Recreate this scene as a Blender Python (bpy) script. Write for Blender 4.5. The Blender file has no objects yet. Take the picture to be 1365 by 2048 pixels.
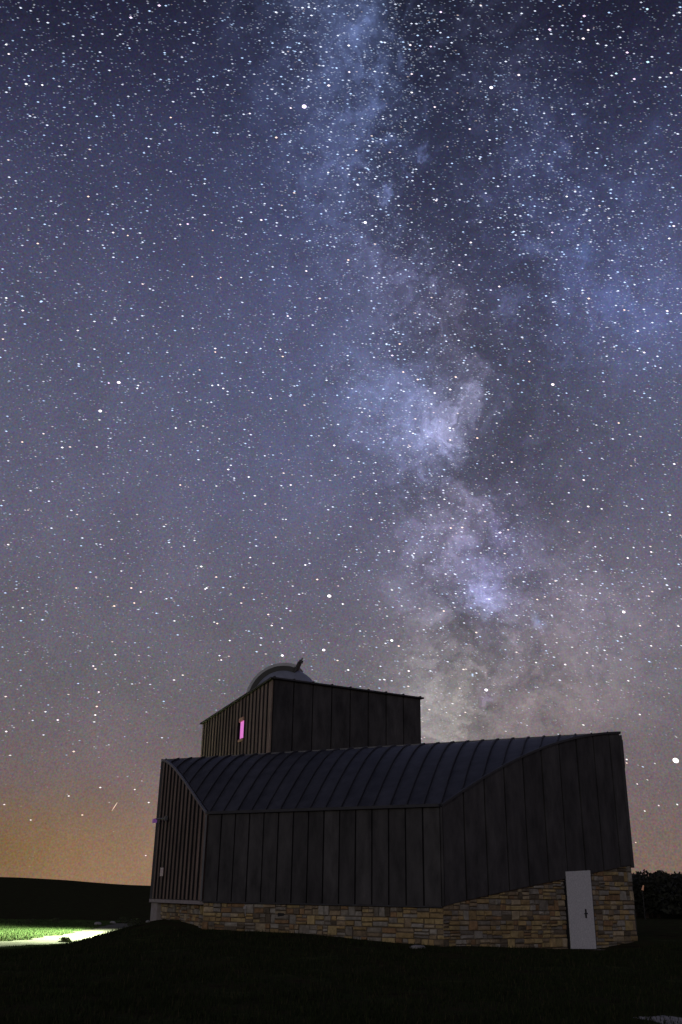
import bpy, bmesh, math, random
import numpy as np
from mathutils import Vector, Matrix
random.seed(7); rng = np.random.default_rng(7)
S = bpy.context.scene
COL = S.collection
EZ = 1.6                                   # eye height: all heights below are given relative to the eye

# ------------------------------------------------------------------ camera
PITCH = math.atan(767/1884.); ROLL = math.radians(.93)
cam_d = bpy.data.cameras.new('camera'); cam = bpy.data.objects.new('camera', cam_d); COL.objects.link(cam)
cam_d.sensor_fit = 'VERTICAL'; cam_d.sensor_height = 36; cam_d.lens = 1884/2048*36
cam_d.clip_start = .1; cam_d.clip_end = 30000
RM = Matrix.Rotation(math.pi/2+PITCH, 3, 'X') @ Matrix.Rotation(ROLL, 3, 'Z')
cam.matrix_world = Matrix.Translation((0, 0, EZ)) @ RM.to_4x4()
S.camera = cam
RMn = np.array(RM)
def sky_dir(x, y):                          # direction of a sky feature, measured on the photograph
    d = RMn @ np.array([(x-682.5)/1884, (1024-y)/1884, -1.]); return d/np.linalg.norm(d)

def srgb(r, g, b):
    f = lambda c: (c/255)/12.92 if c/255 <= .04045 else ((c/255+.055)/1.055)**2.4
    return (f(r), f(g), f(b))

# ------------------------------------------------------------------ world: night sky with airglow, town glow and the Milky Way
W = bpy.data.worlds.new('World'); S.world = W; W.use_nodes = True
nt = W.node_tree; nt.nodes.clear(); N = nt.nodes; L = nt.links
def nd(t, **k):
    n = N.new(t)
    for a, b in k.items(): setattr(n, a, b)
    return n
def vm(op, a, b=None, c=None):
    n = nd('ShaderNodeVectorMath', operation=op)
    for i, v in enumerate((a, b, c)):
        if v is None: continue
        if isinstance(v, (tuple, list, np.ndarray)): n.inputs[i].default_value = tuple(float(q) for q in v)
        elif isinstance(v, (int, float)): n.inputs[i].default_value = (v, v, v)
        else: L.new(v, n.inputs[i])
    return n.outputs[1] if op in ('DOT_PRODUCT', 'LENGTH') else n.outputs[0]
def ma(op, a, b=None, c=None, clamp=False):
    n = nd('ShaderNodeMath', operation=op, use_clamp=clamp)
    for i, v in enumerate((a, b, c)):
        if v is None: continue
        if isinstance(v, (int, float)): n.inputs[i].default_value = v
        else: L.new(v, n.inputs[i])
    return n.outputs[0]
tc = nd('ShaderNodeTexCoord').outputs['Generated']
dirn = vm('NORMALIZE', tc)
sep = nd('ShaderNodeSeparateXYZ'); L.new(dirn, sep.inputs[0])
ramp = nd('ShaderNodeValToRGB'); L.new(sep.outputs['Z'], ramp.inputs[0])
stops = [(0, (125,103,90)), (.04, (122,103,95)), (.10, (115,102,104)), (.2, (106,101,109)), (.31, (101,98,115)), (.387, (96,95,117)), (.48, (88,89,113)),
         (.57, (79,80,107)), (.64, (67,69,97)), (.69, (57,59,86)), (.73, (45,46,70)), (.765, (34,34,54)), (1., (26,26,40))]
cr = ramp.color_ramp
while len(cr.elements) < len(stops): cr.elements.new(.5)
for e, (p_, c_) in zip(cr.elements, stops): e.position = p_; e.color = (*srgb(*c_), 1)
# sky frame centred on the brightest star cloud
C0 = sky_dir(880, 810); U0 = np.array([0, 0, 1.]); U0 = U0-C0*U0.dot(C0); U0 /= np.linalg.norm(U0); R0 = np.cross(C0, U0)
def uv_of(d): return np.array([d.dot(R0), d.dot(U0)])/d.dot(C0)
dc = vm('DOT_PRODUCT', dirn, C0); dcs = ma('MAXIMUM', dc, .12)
uu = ma('DIVIDE', vm('DOT_PRODUCT', dirn, R0), dcs); vv = ma('DIVIDE', vm('DOT_PRODUCT', dirn, U0), dcs)
cmb = nd('ShaderNodeCombineXYZ'); L.new(uu, cmb.inputs[0]); L.new(vv, cmb.inputs[1]); uv = cmb.outputs[0]
front = nd('ShaderNodeMapRange'); L.new(dc, front.inputs[0]); front.inputs[1].default_value = .1; front.inputs[2].default_value = .35
def noise(vec, scale, detail=4, rough=.55, col=False):
    n = nd('ShaderNodeTexNoise'); L.new(vec, n.inputs['Vector']); n.inputs['Scale'].default_value = scale
    n.inputs['Detail'].default_value = detail; n.inputs['Roughness'].default_value = rough
    return n.outputs['Color' if col else 'Fac']
w1 = vm('MULTIPLY', vm('SUBTRACT', noise(dirn, 9, 3, .6, True), .5), .07)
w2 = vm('MULTIPLY', vm('SUBTRACT', noise(dirn, 38, 4, .65, True), .5), .045)
wuv = vm('ADD', uv, vm('MULTIPLY', vm('ADD', w1, w2), (1, 1, 0)))
def gauss(x, y, sx, sy, ang=0, warp=True):
    c = uv_of(sky_dir(x, y)); k = 1/1884./max(.6, (sky_dir(x, y)@sky_dir(682, 1024)))
    src = wuv if warp else uv; an = math.radians(-ang); e = np.array([math.cos(an), math.sin(an)])/(sx*k*1.15); g = np.array([-math.sin(an), math.cos(an)])/(sy*k*1.15)
    a_ = ma('SUBTRACT', vm('DOT_PRODUCT', src, (*e, 0)), float(e@c)); b_ = ma('SUBTRACT', vm('DOT_PRODUCT', src, (*g, 0)), float(g@c))
    r2 = ma('MULTIPLY_ADD', a_, a_, ma('MULTIPLY', b_, b_))
    return ma('POWER', .6065, r2)
# glow clouds: x, y, sigma_x, sigma_y, clockwise tilt, colour added (linear x 1000)
CLOUDS = [
 (820,560,60,130,-12,(16,15,24)), (895,1010,70,170,-4,(18,16,24)), (1130,1240,170,110,20,(14,11,12)), (930,1380,110,90,0,(14,12,10)),
 (720,-60,110,190,-8,(26,34,66)), (742,130,62,120,-14,(44,62,128)), (768,235,38,80,-10,(20,30,68)), (690,330,100,130,0,(7,11,26)),
 (780,330,30,50,0,(14,22,48)), (800,480,50,120,-12,(18,20,36)), (730,420,90,120,0,(8,12,26)), (850,560,80,40,20,(18,17,28)),
 (905,630,38,30,20,(58,48,64)), (820,600,90,60,0,(14,16,30)), (880,690,40,25,30,(20,17,24)), (960,690,25,45,-10,(20,18,28)),
 (800,770,70,80,0,(22,30,62)), (850,840,60,55,0,(64,76,140)), (905,800,34,46,10,(165,158,232)), (925,790,16,30,12,(100,98,150)), (880,860,40,40,0,(30,32,56)),
 (850,920,60,50,0,(22,26,50)), (965,775,14,12,0,(34,30,48)), (610,930,160,160,0,(2,4,12)), (600,700,200,200,0,(2,4,12)),
 (925,1010,42,50,0,(56,48,66)), (905,1060,60,60,0,(20,18,30)), (1010,1040,28,60,-8,(22,20,40)), (860,1090,80,40,-30,(14,15,28)),
 (985,1130,55,45,0,(32,34,76)), (970,1190,24,26,-18,(72,84,180)), (978,1215,14,14,0,(70,78,140)), (1000,1155,30,60,0,(12,16,50)), (870,1185,40,40,0,(12,14,28)),
 (900,1250,100,70,0,(17,15,16)), (900,1340,60,90,0,(44,40,40)), (925,1430,30,60,0,(66,62,50)), (870,1430,60,50,0,(54,56,54)), (1000,1400,60,80,0,(14,11,11)),
 (1060,1240,90,60,20,(20,17,22)), (1140,1180,110,60,25,(18,15,22)), (1170,1300,110,110,0,(26,22,24)), (1100,1400,80,60,0,(24,17,15)), (1080,1245,8,8,0,(20,45,110)),
 (973,1380,9,6,20,(150,110,200)), (1001,1064,7,7,0,(60,50,130)), (1060,300,60,90,-25,(10,14,34)), (1000,200,60,80,30,(9,10,16)), (1090,420,110,120,-30,(10,14,36)),
 (1080,492,20,12,20,(26,36,80)), (1166,490,10,14,0,(22,44,104)), (1230,610,130,60,20,(9,14,38)), (1160,500,170,110,25,(6,9,24)), (930,90,50,110,0,(8,8,12)), (1330,560,100,130,0,(5,8,22)), (640,120,150,180,0,(3,4,11)),
 (330,1775,200,120,0,(98,50,20)), (-10,1690,190,70,0,(8,-8,-44)),
]
# dust lanes, plus two vignette entries dimming the upper corners: x, y, sigma_x, sigma_y, tilt, opacity
DUST_VIGNETTE = [
 (858,120,50,150,8,.8), (862,300,62,120,8,.72), (905,430,75,140,-8,.62), (985,560,90,110,-20,.55), (690,170,26,22,0,.3), (790,400,22,60,0,.35),
 (935,690,42,55,-10,.62), (880,760,40,12,12,.55), (1010,800,60,130,-4,.55), (960,850,26,50,0,.5), (920,930,60,30,-10,.45), (855,975,70,28,-25,.55), (985,985,20,60,-8,.35), (1090,900,120,160,0,.30),
 (870,890,50,10,-20,.25), (940,1250,40,24,-40,.55), (905,1190,30,60,-20,.35), (950,1330,26,70,-20,.42), (1060,1300,40,50,0,.3), (960,1430,24,60,0,.35), (1010,1010,14,30,0,.3),
 (1150,250,70,130,-10,.42), (1300,60,160,160,0,.4), (40,-20,240,170,0,.34), (830,690,40,60,-30,.4), (960,1090,14,40,0,.35), (1040,1090,20,80,0,.3)]
acc = None
def addg(acc, g, c):
    cx = nd('ShaderNodeCombineXYZ')           # explicit conversion keeps the shader's live values few
    for i in range(3): L.new(g, cx.inputs[i])
    n = nd('ShaderNodeVectorMath', operation='MULTIPLY_ADD'); L.new(cx.outputs[0], n.inputs[0]); n.inputs[1].default_value = tuple(q/1000 for q in c)
    if acc is not None: L.new(acc, n.inputs[2])
    return n.outputs[0]
for c in CLOUDS[:-2]: acc = addg(acc, gauss(*c[:5]), tuple(q*(1.55 if c[1] > 480 else 1.05) for q in c[5]))
nz = noise(wuv, 26, 6, .68)
nz2 = noise(wuv, 85, 5, .7)
fac = ma('MAXIMUM', ma('MULTIPLY_ADD', ma('SUBTRACT', nz2, .5), 2.0, ma('MULTIPLY_ADD', ma('SUBTRACT', nz, .5), 4.2, 1.25)), .1)
acc = vm('MULTIPLY', acc, fac)
for c in CLOUDS[-2:]: acc = addg(acc, gauss(*c[:5], warp=False), c[5])
acc = vm('MULTIPLY', acc, front.outputs[0])
trans = None
for dd in DUST_VIGNETTE:
    t = ma('MULTIPLY_ADD', gauss(*dd[:5]), -dd[5], 1.)
    trans = t if trans is None else ma('MULTIPLY', trans, t)
dn = noise(wuv, 34, 6, .72)
trans = ma('POWER', ma('MAXIMUM', trans, .02), ma('MAXIMUM', ma('MULTIPLY_ADD', ma('SUBTRACT', dn, .5), 7.0, 1.25), .15))
lane = ma('SUBTRACT', 1.0, ma('MULTIPLY', ma('ABSOLUTE', ma('SUBTRACT', noise(wuv, 15, 5, .68), .5)), 9.0), clamp=True)     # thin branching filaments
band = ma('MAXIMUM', gauss(850,500,150,520,-6), gauss(950,1150,130,300,0))
trans = ma('MULTIPLY', trans, ma('SUBTRACT', 1.0, ma('MULTIPLY', ma('MULTIPLY', lane, band), .5)))
trans = ma('MULTIPLY_ADD', ma('SUBTRACT', trans, 1), front.outputs[0], 1)      # dust and corner dimming only on the front sky
# dust and corner entries dim the band fully and the diffuse background partly
n3 = noise(dirn, 14, 5, .6)
big = ma('MULTIPLY_ADD', ma('SUBTRACT', n3, .5), .45, 1.)
grain = noise(dirn, 520, 2, .7, True)
base = vm('MULTIPLY', ramp.outputs[0], big)
base = vm('MULTIPLY', base, vm('ADD', vm('MULTIPLY', vm('SUBTRACT', grain, .5), 1.5), 1))
bg_t = ma('MULTIPLY_ADD', trans, .42, .58)
tot = vm('ADD', vm('MULTIPLY', base, bg_t), vm('MULTIPLY', acc, ma('MULTIPLY_ADD', trans, .9, .1)))
tot = vm('MAXIMUM', tot, 0.0)
W.cycles.sampling_method = 'MANUAL'; W.cycles.sample_map_resolution = 256
bg = nd('ShaderNodeBackground'); L.new(tot, bg.inputs[0]); bg.inputs[1].default_value = 1.0
wo = nd('ShaderNodeOutputWorld'); L.new(bg.outputs[0], wo.inputs[0])

# ------------------------------------------------------------------ soft front light added to lift the walls, from behind the camera
sd = bpy.data.lights.new('front_fill', 'SUN'); sun = bpy.data.objects.new('front_fill', sd); COL.objects.link(sun)
sd.energy = .205; sd.angle = math.radians(14); sd.color = (1, .97, .93)
sun.rotation_euler = Vector((.33, .9, -.20)).to_track_quat('-Z', 'Y').to_euler()

S.view_settings.view_transform = 'Standard'; S.view_settings.look = 'None'; S.view_settings.exposure = 0; S.view_settings.gamma = 1

# ------------------------------------------------------------------ materials
def mat(name, base, rough=.6, metal=0, var=.25, scale=6, bump=.0, bscale=40, emis=None, estr=0, objvar=0, cols=None, stretch=None, spec=.4):
    m = bpy.data.materials.new(name); m.use_nodes = True; t = m.node_tree; b = t.nodes['Principled BSDF']
    b.inputs['Roughness'].default_value = rough; b.inputs['Metallic'].default_value = metal
    b.inputs['Specular IOR Level'].default_value = spec
    co = t.nodes.new('ShaderNodeTexCoord').outputs['Object']
    if stretch:
        mp = t.nodes.new('ShaderNodeMapping'); t.links.new(co, mp.inputs[0]); mp.inputs['Scale'].default_value = stretch; co = mp.outputs[0]
    n = t.nodes.new('ShaderNodeTexNoise'); t.links.new(co, n.inputs['Vector']); n.inputs['Scale'].default_value = scale; n.inputs['Detail'].default_value = 6; n.inputs['Roughness'].default_value = .65
    r = t.nodes.new('ShaderNodeValToRGB'); t.links.new(n.outputs['Fac'], r.inputs[0])
    cols = cols or [tuple(c*(1-var) for c in base), tuple(c*(1+var) for c in base)]
    e = r.color_ramp.elements
    while len(e) < len(cols): e.new(.5)
    for i, c in enumerate(cols): e[i].position = .3+.4*i/(len(cols)-1); e[i].color = (*c, 1)
    out = r.outputs[0]
    if objvar:
        oi = t.nodes.new('ShaderNodeObjectInfo'); mr = t.nodes.new('ShaderNodeMapRange'); t.links.new(oi.outputs['Random'], mr.inputs[0])
        mr.inputs[3].default_value = 1-objvar; mr.inputs[4].default_value = 1+objvar
        v = t.nodes.new('ShaderNodeVectorMath'); v.operation = 'MULTIPLY'; t.links.new(out, v.inputs[0]); t.links.new(mr.outputs[0], v.inputs[1]); out = v.outputs[0]
    t.links.new(out, b.inputs['Base Color'])
    if bump:
        n2 = t.nodes.new('ShaderNodeTexNoise'); t.links.new(co, n2.inputs['Vector']); n2.inputs['Scale'].default_value = bscale; n2.inputs['Detail'].default_value = 5
        bp = t.nodes.new('ShaderNodeBump'); bp.inputs['Strength'].default_value = bump; bp.inputs['Distance'].default_value = .02
        t.links.new(n2.outputs['Fac'], bp.inputs['Height']); t.links.new(bp.outputs[0], b.inputs['Normal'])
    if emis: b.inputs['Emission Color'].default_value = (*emis, 1); b.inputs['Emission Strength'].default_value = estr
    return m
M = {}
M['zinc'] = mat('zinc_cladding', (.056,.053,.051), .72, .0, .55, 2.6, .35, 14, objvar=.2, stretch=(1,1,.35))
M['zinc_seam'] = mat('zinc_seam', (.05,.05,.052), .6, 0, .2, 3)
M['roofzinc'] = mat('roof_zinc', (.060,.061,.070), .56, .1, .4, 2.0, .2, 10, objvar=.12)
M['rib'] = mat('lit_ribbed_cladding', (.24,.175,.135), .6, 0, .45, 2.5, .2, 16, objvar=.15, stretch=(1,1,.3))  # brown and lighter: warm light on the left faces put into the colour
M['dark'] = mat('joint_shade_backing', (.012,.012,.013), .9, 0, .1)  # near-black: shade of grooves and joints put into the colour
M['trim'] = mat('edge_trim', (.12,.12,.125), .5, .2, .2)
M['ltrim'] = mat('pale_edge_trim', (.17,.17,.175), .5, .2, .2)
M['conc'] = mat('concrete', (.36,.32,.30), .85, 0, .2, 5, .4, 60)
M['door'] = mat('painted_door', (.68,.68,.66), .6, 0, .2, 26, .08, 80)
M['black'] = mat('black_metal', (.012,.012,.012), .5)
M['mortar'] = mat('mortar', (.15,.12,.085), .95, 0, .3, 8, .5, 50)
SC = [(.38,.27,.12), (.31,.235,.14), (.25,.22,.17), (.41,.31,.14), (.30,.185,.09), (.34,.31,.25), (.15,.12,.08), (.45,.36,.22)]
ST = [mat('wall_stone', c, .92, 0, .35, 7, .6, 30, objvar=.22) for c in SC]
M['dome'] = mat('dome_shell', (.30,.32,.37), .45, .1, .14, 3)
M['domerim'] = mat('dome_rim', (.42,.43,.44), .5, .1, .12, 3)
M['bark'] = mat('bark', (.05,.035,.025), .95, 0, .3, 12, .5, 30)
M['needle'] = mat('foliage', (.022,.024,.014), .8, 0, .5, .8, objvar=.25)
M['shrub'] = mat('shrub_leaves', (.07,.085,.035), .8, 0, .4, 4)
M['pale_stone'] = mat('pale_stone', (.42,.40,.37), .9, 0, .25, 5, .6, 20)
M['lens'] = mat('lamp_glass', (.5,.3,.6), .3, emis=(.55,.12,.8), estr=.10)
M['sign'] = mat('sign_face', (.75,.62,.58), .5, 0, .06)
M['pinkglass'] = mat('window_glass', (.5,.2,.45), .25, emis=srgb(216,112,198), estr=.95)
M['reveal'] = mat('window_reveal', (.75,.42,.30), .6)
M['lampwhite'] = mat('lamp_lens', (.9,.9,.85), .3, emis=(.9,1,.8), estr=3)
M['farlamp'] = mat('far_lamp', (.5,.3,.2), .4, emis=(1,.42,.2), estr=.09)
# ground material: turf with bare earth
def ground_mat(name, cols, scale):
    m = mat(name, (.05,.05,.03), .97, 0, .3, scale, .8, 9, cols=cols, spec=.0); return m
M['track'] = mat('track_gravel', (.15,.15,.11), .95, 0, .35, 3, .8, 40, spec=.1)
M['turf'] = ground_mat('turf', [(.024,.020,.012), (.050,.043,.023), (.040,.048,.020), (.078,.080,.036)], 1.4)
M['gravel'] = mat('gravel', (.42,.40,.36), .95, 0, .25, 9, .8, 40, spec=.1)
def blade_mat(key, name, c0, c1, c2, c3):
    m = mat(name, c1, .8, 0, .3, .5, spec=.05); M[key] = m
    t = m.node_tree; g_ = t.nodes.new('ShaderNodeNewGeometry'); r_ = t.nodes.new('ShaderNodeValToRGB'); t.links.new(g_.outputs['Random Per Island'], r_.inputs[0])
    r_.color_ramp.elements[0].color = (*c0, 1); r_.color_ramp.elements[1].color = (*c3, 1)
    for p_, c in ((.6, c1), (.85, c2)): e = r_.color_ramp.elements.new(p_); e.color = (*c, 1)
    t.links.new(r_.outputs[0], t.nodes['Principled BSDF'].inputs['Base Color'])
blade_mat('grass', 'grass_blades', (.014,.020,.008), (.032,.040,.016), (.030,.042,.012), (.070,.058,.032))
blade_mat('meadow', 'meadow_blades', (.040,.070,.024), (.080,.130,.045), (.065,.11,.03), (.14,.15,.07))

# ------------------------------------------------------------------ object helpers
def mesh_obj(name, verts, faces, m, parent=None, smooth=False):
    me = bpy.data.meshes.new(name); me.from_pydata([tuple(map(float, v)) for v in verts], [], faces); me.update()
    bm = bmesh.new(); bm.from_mesh(me); bmesh.ops.recalc_face_normals(bm, faces=bm.faces); bm.to_mesh(me); bm.free()
    if smooth: me.polygons.foreach_set('use_smooth', [True]*len(me.polygons))
    me.materials.append(m)
    o = bpy.data.objects.new(name, me); COL.objects.link(o)
    if parent: o.parent = parent
    return o
def empty(name, loc=(0,0,0)):
    o = bpy.data.objects.new(name, None); COL.objects.link(o); o.location = loc; o.empty_display_size = .3; return o
def tag(o, label=None, cat=None, group=None, kind=None):
    if label: o['label'] = label
    if cat: o['category'] = cat
    if group: o['group'] = group
    if kind: o['kind'] = kind
    return o
class MB:
    def __init__(s): s.v = []; s.f = []
    def box8(s, p):                          # p: 4 bottom then 4 top
        b = len(s.v); s.v += [tuple(q) for q in p]
        s.f += [tuple(b+i for i in q) for q in ((0,1,2,3),(4,5,6,7),(0,1,5,4),(1,2,6,5),(2,3,7,6),(3,0,4,7))]
    def box(s, c, d, R=None):
        c = np.array(c, float); P = []
        for z in (-1, 1):
            for x, y in ((-1,-1),(1,-1),(1,1),(-1,1)):
                q = np.array([x*d[0]/2, y*d[1]/2, z*d[2]/2]); P.append(c+(R@q if R is not None else q))
        s.box8(P)
    def tube(s, a, b, r0, r1=None, n=8):
        r1 = r0 if r1 is None else r1; a = np.array(a, float); b = np.array(b, float); d = b-a; d /= np.linalg.norm(d)
        u = np.cross(d, [0,0,1.] if abs(d[2]) < .9 else [1.,0,0]); u /= np.linalg.norm(u); w = np.cross(d, u); k = len(s.v)
        for p, r in ((a, r0), (b, r1)):
            for i in range(n): th = 2*math.pi*i/n; s.v.append(tuple(p+r*(math.cos(th)*u+math.sin(th)*w)))
        for i in range(n): j = (i+1) % n; s.f.append((k+i, k+j, k+n+j, k+n+i))
        s.f.append(tuple(k+i for i in range(n))); s.f.append(tuple(k+n+i for i in range(n)))
    def build(s, name, m, parent=None, smooth=False): return mesh_obj(name, s.v, s.f, m, parent, smooth)

# ------------------------------------------------------------------ terrain
CP = [(-6.1,34.27,-.88),(-3.8,29.6,-.97),(-.6,27.6,-.99),(1.2,26.7,-1.10),(2.75,25.78,-1.15),(4.6,27.1,-1.20),(6.9,28.7,-1.27),(7.6,29.3,-1.23),(8.85,30.07,-1.10),
 (11,30,-1.15),(16,31,-1.3),(-5.0,30.5,-.92),(-5.6,30,-1.06),(-6.3,29.3,-1.28),(-7.3,28,-1.54),(-9.4,28,-1.60),(-14,28,-1.68),(-7.4,31,-1.38),(-8.6,33,-1.66),(-7.0,35.5,-1.3),(-8.2,37,-1.75),(-7.2,40,-1.8),(-12,34,-1.85),(-12,40,-1.93),(-18,36,-2.0),(-11,50,-1.87),(-17,50,-1.9),(-14,60,-1.87),(-22,60,-1.9),
 (0,14,-1.62),(-5,14,-1.66),(5,14,-1.62),(0,20,-1.42),(-5,21,-1.45),(6,20,-1.5),(-8,20,-1.6),(10,21,-1.5),(-1,24,-1.2),(-4,26,-1.15),(3,23,-1.35),(0,8,-1.62),(0,0,-1.6),(-12,0,-1.7),(12,0,-1.7),(0,-20,-1.6),(0,40,-1.1),(5,45,-1.2),(0,60,-1.5),(20,60,-1.4),(14,45,-1.3),(-25,20,-1.8),(25,20,-1.6),(30,45,-1.5),(-35,45,-1.9),(-40,70,-1.9),(40,70,-1.4)]
CP = np.array(CP, float)
def tps(r): return np.where(r > 0, r*r*np.log(np.maximum(r, 1e-9)), 0)
K = tps(np.linalg.norm(CP[:, None, :2]-CP[None, :, :2], axis=2))+np.eye(len(CP))*.4
P_ = np.hstack([np.ones((len(CP), 1)), CP[:, :2]])
A_ = np.block([[K, P_], [P_.T, np.zeros((3, 3))]]); sol = np.linalg.solve(A_, np.concatenate([CP[:, 2], [0,0,0]]))
def sstep(a, b, x): t = np.clip((x-a)/(b-a), 0, 1); return t*t*(3-2*t)
def wob(x, y): return (np.sin(x*1.3+.6*np.sin(y*.9))*np.cos(y*1.1+.5*np.sin(x*.7))*.018+np.sin(x*3.1+y*2.3)*np.sin(y*3.7-x*1.9)*.010+np.sin(x*.31+1)*np.cos(y*.27)*.03)
def height(x, y):                             # height relative to the eye
    x = np.asarray(x, float); y = np.asarray(y, float); shp = np.broadcast(x, y).shape
    x = np.broadcast_to(x, shp).ravel(); y = np.broadcast_to(y, shp).ravel(); out = np.empty(len(x))
    xc = np.clip(x, -38, 38); yc = np.clip(y, -18, 66)
    for i in range(0, len(x), 20000):
        q = slice(i, i+20000); r = np.sqrt((xc[q, None]-CP[None, :, 0])**2+(yc[q, None]-CP[None, :, 1])**2)
        out[q] = tps(r)@sol[:len(CP)]+sol[-3]+sol[-2]*xc[q]+sol[-1]*yc[q]
    out = np.clip(out, -2.3, -.8)
    b = x/np.maximum(y, 1)
    crest = np.interp(b, [-2, -.6, -.37, -.28, -.2, 0, .28, .4, 1], [2, 3.6, 2.9, 2.55, 1.45, 1.2, .6, .9, 1.5])
    r = np.sqrt(x*x+np.maximum(y, 0)**2)
    up = sstep(62, 250, r)*(y > 0); base = out*(1-sstep(60, 120, r))+(-1.7)*sstep(60, 120, r)
    h = base*(1-up)+crest*up
    h = h-sstep(270, 1500, r)*9
    far = sstep(60, 200, r)
    h = h+wob(x, y)*(1-far)+far*(.10*np.sin(x*.12)*np.cos(y*.05)+.04*np.sin(x*.53+y*.2))
    return h.reshape(shp)
def axis(segs):
    a = []
    for lo, hi, st in segs: a += list(np.arange(lo, hi, st))
    return np.array(a+[segs[-1][1]])
gx = axis([(-2600,-400,200),(-400,-120,14),(-120,-40,4),(-40,-16,.9),(-16,14,.3),(14,40,.9),(40,120,5),(120,400,20),(400,2600,200)])
gy = axis([(-300,-20,40),(-20,10,2),(10,44,.3),(44,66,.8),(66,130,3),(130,300,8),(300,900,60),(900,2800,300)])
GX, GY = np.meshgrid(gx, gy); GZ = height(GX, GY)+EZ
nx, ny = len(gx), len(gy)
V = np.stack([GX.ravel(), GY.ravel(), GZ.ravel()], 1)
I = np.arange(nx*ny).reshape(ny, nx); F = np.stack([I[:-1,:-1].ravel(), I[:-1,1:].ravel(), I[1:,1:].ravel(), I[1:,:-1].ravel()], 1)
def fast_mesh(name, V, F, m, smooth=True):
    me = bpy.data.meshes.new(name); k = F.shape[1]
    me.vertices.add(len(V)); me.vertices.foreach_set('co', V.astype('f').ravel())
    me.loops.add(F.size); me.loops.foreach_set('vertex_index', F.astype('i').ravel())
    me.polygons.add(len(F)); me.polygons.foreach_set('loop_start', np.arange(0, F.size, k, dtype='i')); me.polygons.foreach_set('loop_total', np.full(len(F), k, 'i'))
    if smooth: me.polygons.foreach_set('use_smooth', np.ones(len(F), bool))
    me.update(); me.validate(); me.materials.append(m); o = bpy.data.objects.new(name, me); COL.objects.link(o); return o
tag(fast_mesh('ground', V, F, M['turf']), kind='structure')
def hz(x, y): return float(height(np.array([x]), np.array([y]))[0])

# gravel track beyond the mound, lit by the floodlight
def track(name, pts, w, m):
    pts = np.array(pts, float); t = np.linspace(0, 1, 60); k = np.linspace(0, 1, len(pts))
    cx = np.interp(t, k, pts[:,0]); cy = np.interp(t, k, pts[:,1]); cx = np.convolve(np.pad(cx, 4, 'edge'), np.ones(9)/9, 'valid'); cy = np.convolve(np.pad(cy, 4, 'edge'), np.ones(9)/9, 'valid')
    tx = np.gradient(cx); ty = np.gradient(cy); n = np.hypot(tx, ty); nxv = -ty/n; nyv = tx/n
    v = []; f = []
    for i in range(60):
        for j in range(9):
            s = (j/8-.5)*w*(1+.16*math.sin(i*1.7+j*.2)+.1*math.sin(i*.63)); v.append([cx[i]+nxv[i]*s, cy[i]+nyv[i]*s, 0])
    v = np.array(v); v[:, 2] = height(v[:,0], v[:,1])+EZ+.035
    for i in range(59):
        for j in range(8): a = i*9+j; f.append((a, a+1, a+10, a+9))
    return fast_mesh(name, v, np.array(f), m)
tag(track('gravel_track', [(-15,33),(-13.4,37),(-12.3,40),(-11.5,44),(-11.3,50),(-11.6,56),(-12.4,64)], 2.6, M['track']), kind='structure')

# ------------------------------------------------------------------ observatory building
Lp = np.array([-6.1,34.27]); Ap = np.array([-3.8,29.6]); Bp = np.array([2.74,25.78]); Cp = np.array([8.85,30.07])
ZE = 2.24; ZC = -.205                          # eave and cladding bottom
rd = Cp-Lp; rlen = np.linalg.norm(rd); rd = rd/rlen; rn = np.array([rd[1], -rd[0]])       # ridge direction, towards the camera
def uq(P): d = np.array(P)-Lp; return d@rd, d@rn
uA, qA = uq(Ap); uB, qB = uq(Bp)
def q0(u): return qA+(qB-qA)*(u-uA)/(uB-uA)
def bound(u):                                  # front edge of the roof at u
    if u < uA: return qA*max(u, 0)/uA
    if u > uB: return qB*max(rlen-u, 0)/(rlen-uB)
    return q0(u)
def zroof(u, q):
    zr = 4.35+(4.88-4.35)*u/rlen; t = min(max(1-q/max(q0(u), .1), 0), 1)
    g = math.sin(t*math.pi/2*.93)/math.sin(math.pi/2*.93); return ZE+(zr-ZE)*(g*.82+t*.18)
def W3(P, z): return np.array([P[0], P[1], z+EZ])
def UQ(u, q, z): p = Lp+rd*u+rn*q; return np.array([p[0], p[1], z+EZ])
obs = empty('observatory', (1, 31, EZ-1.2))
tag(obs, 'dark zinc-clad observatory with curved roof, raised tower, pale dome and stone base on grassy mound', 'observatory')
obs_part = lambda o: o
def reparent(o, par):                          # keep world coordinates of meshes built in place
    o.parent = par; o.matrix_parent_inverse = Matrix.Translation(-par.location) if par is obs else Matrix.Identity(4)
    return o
def part(mb, name, m, par=None, smooth=False):
    o = mb.build(name, m, None, smooth); par = par or obs
    o.parent = par
    if par is obs: o.matrix_parent_inverse = Matrix.Translation(-Vector(obs.location))
    return o

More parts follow.
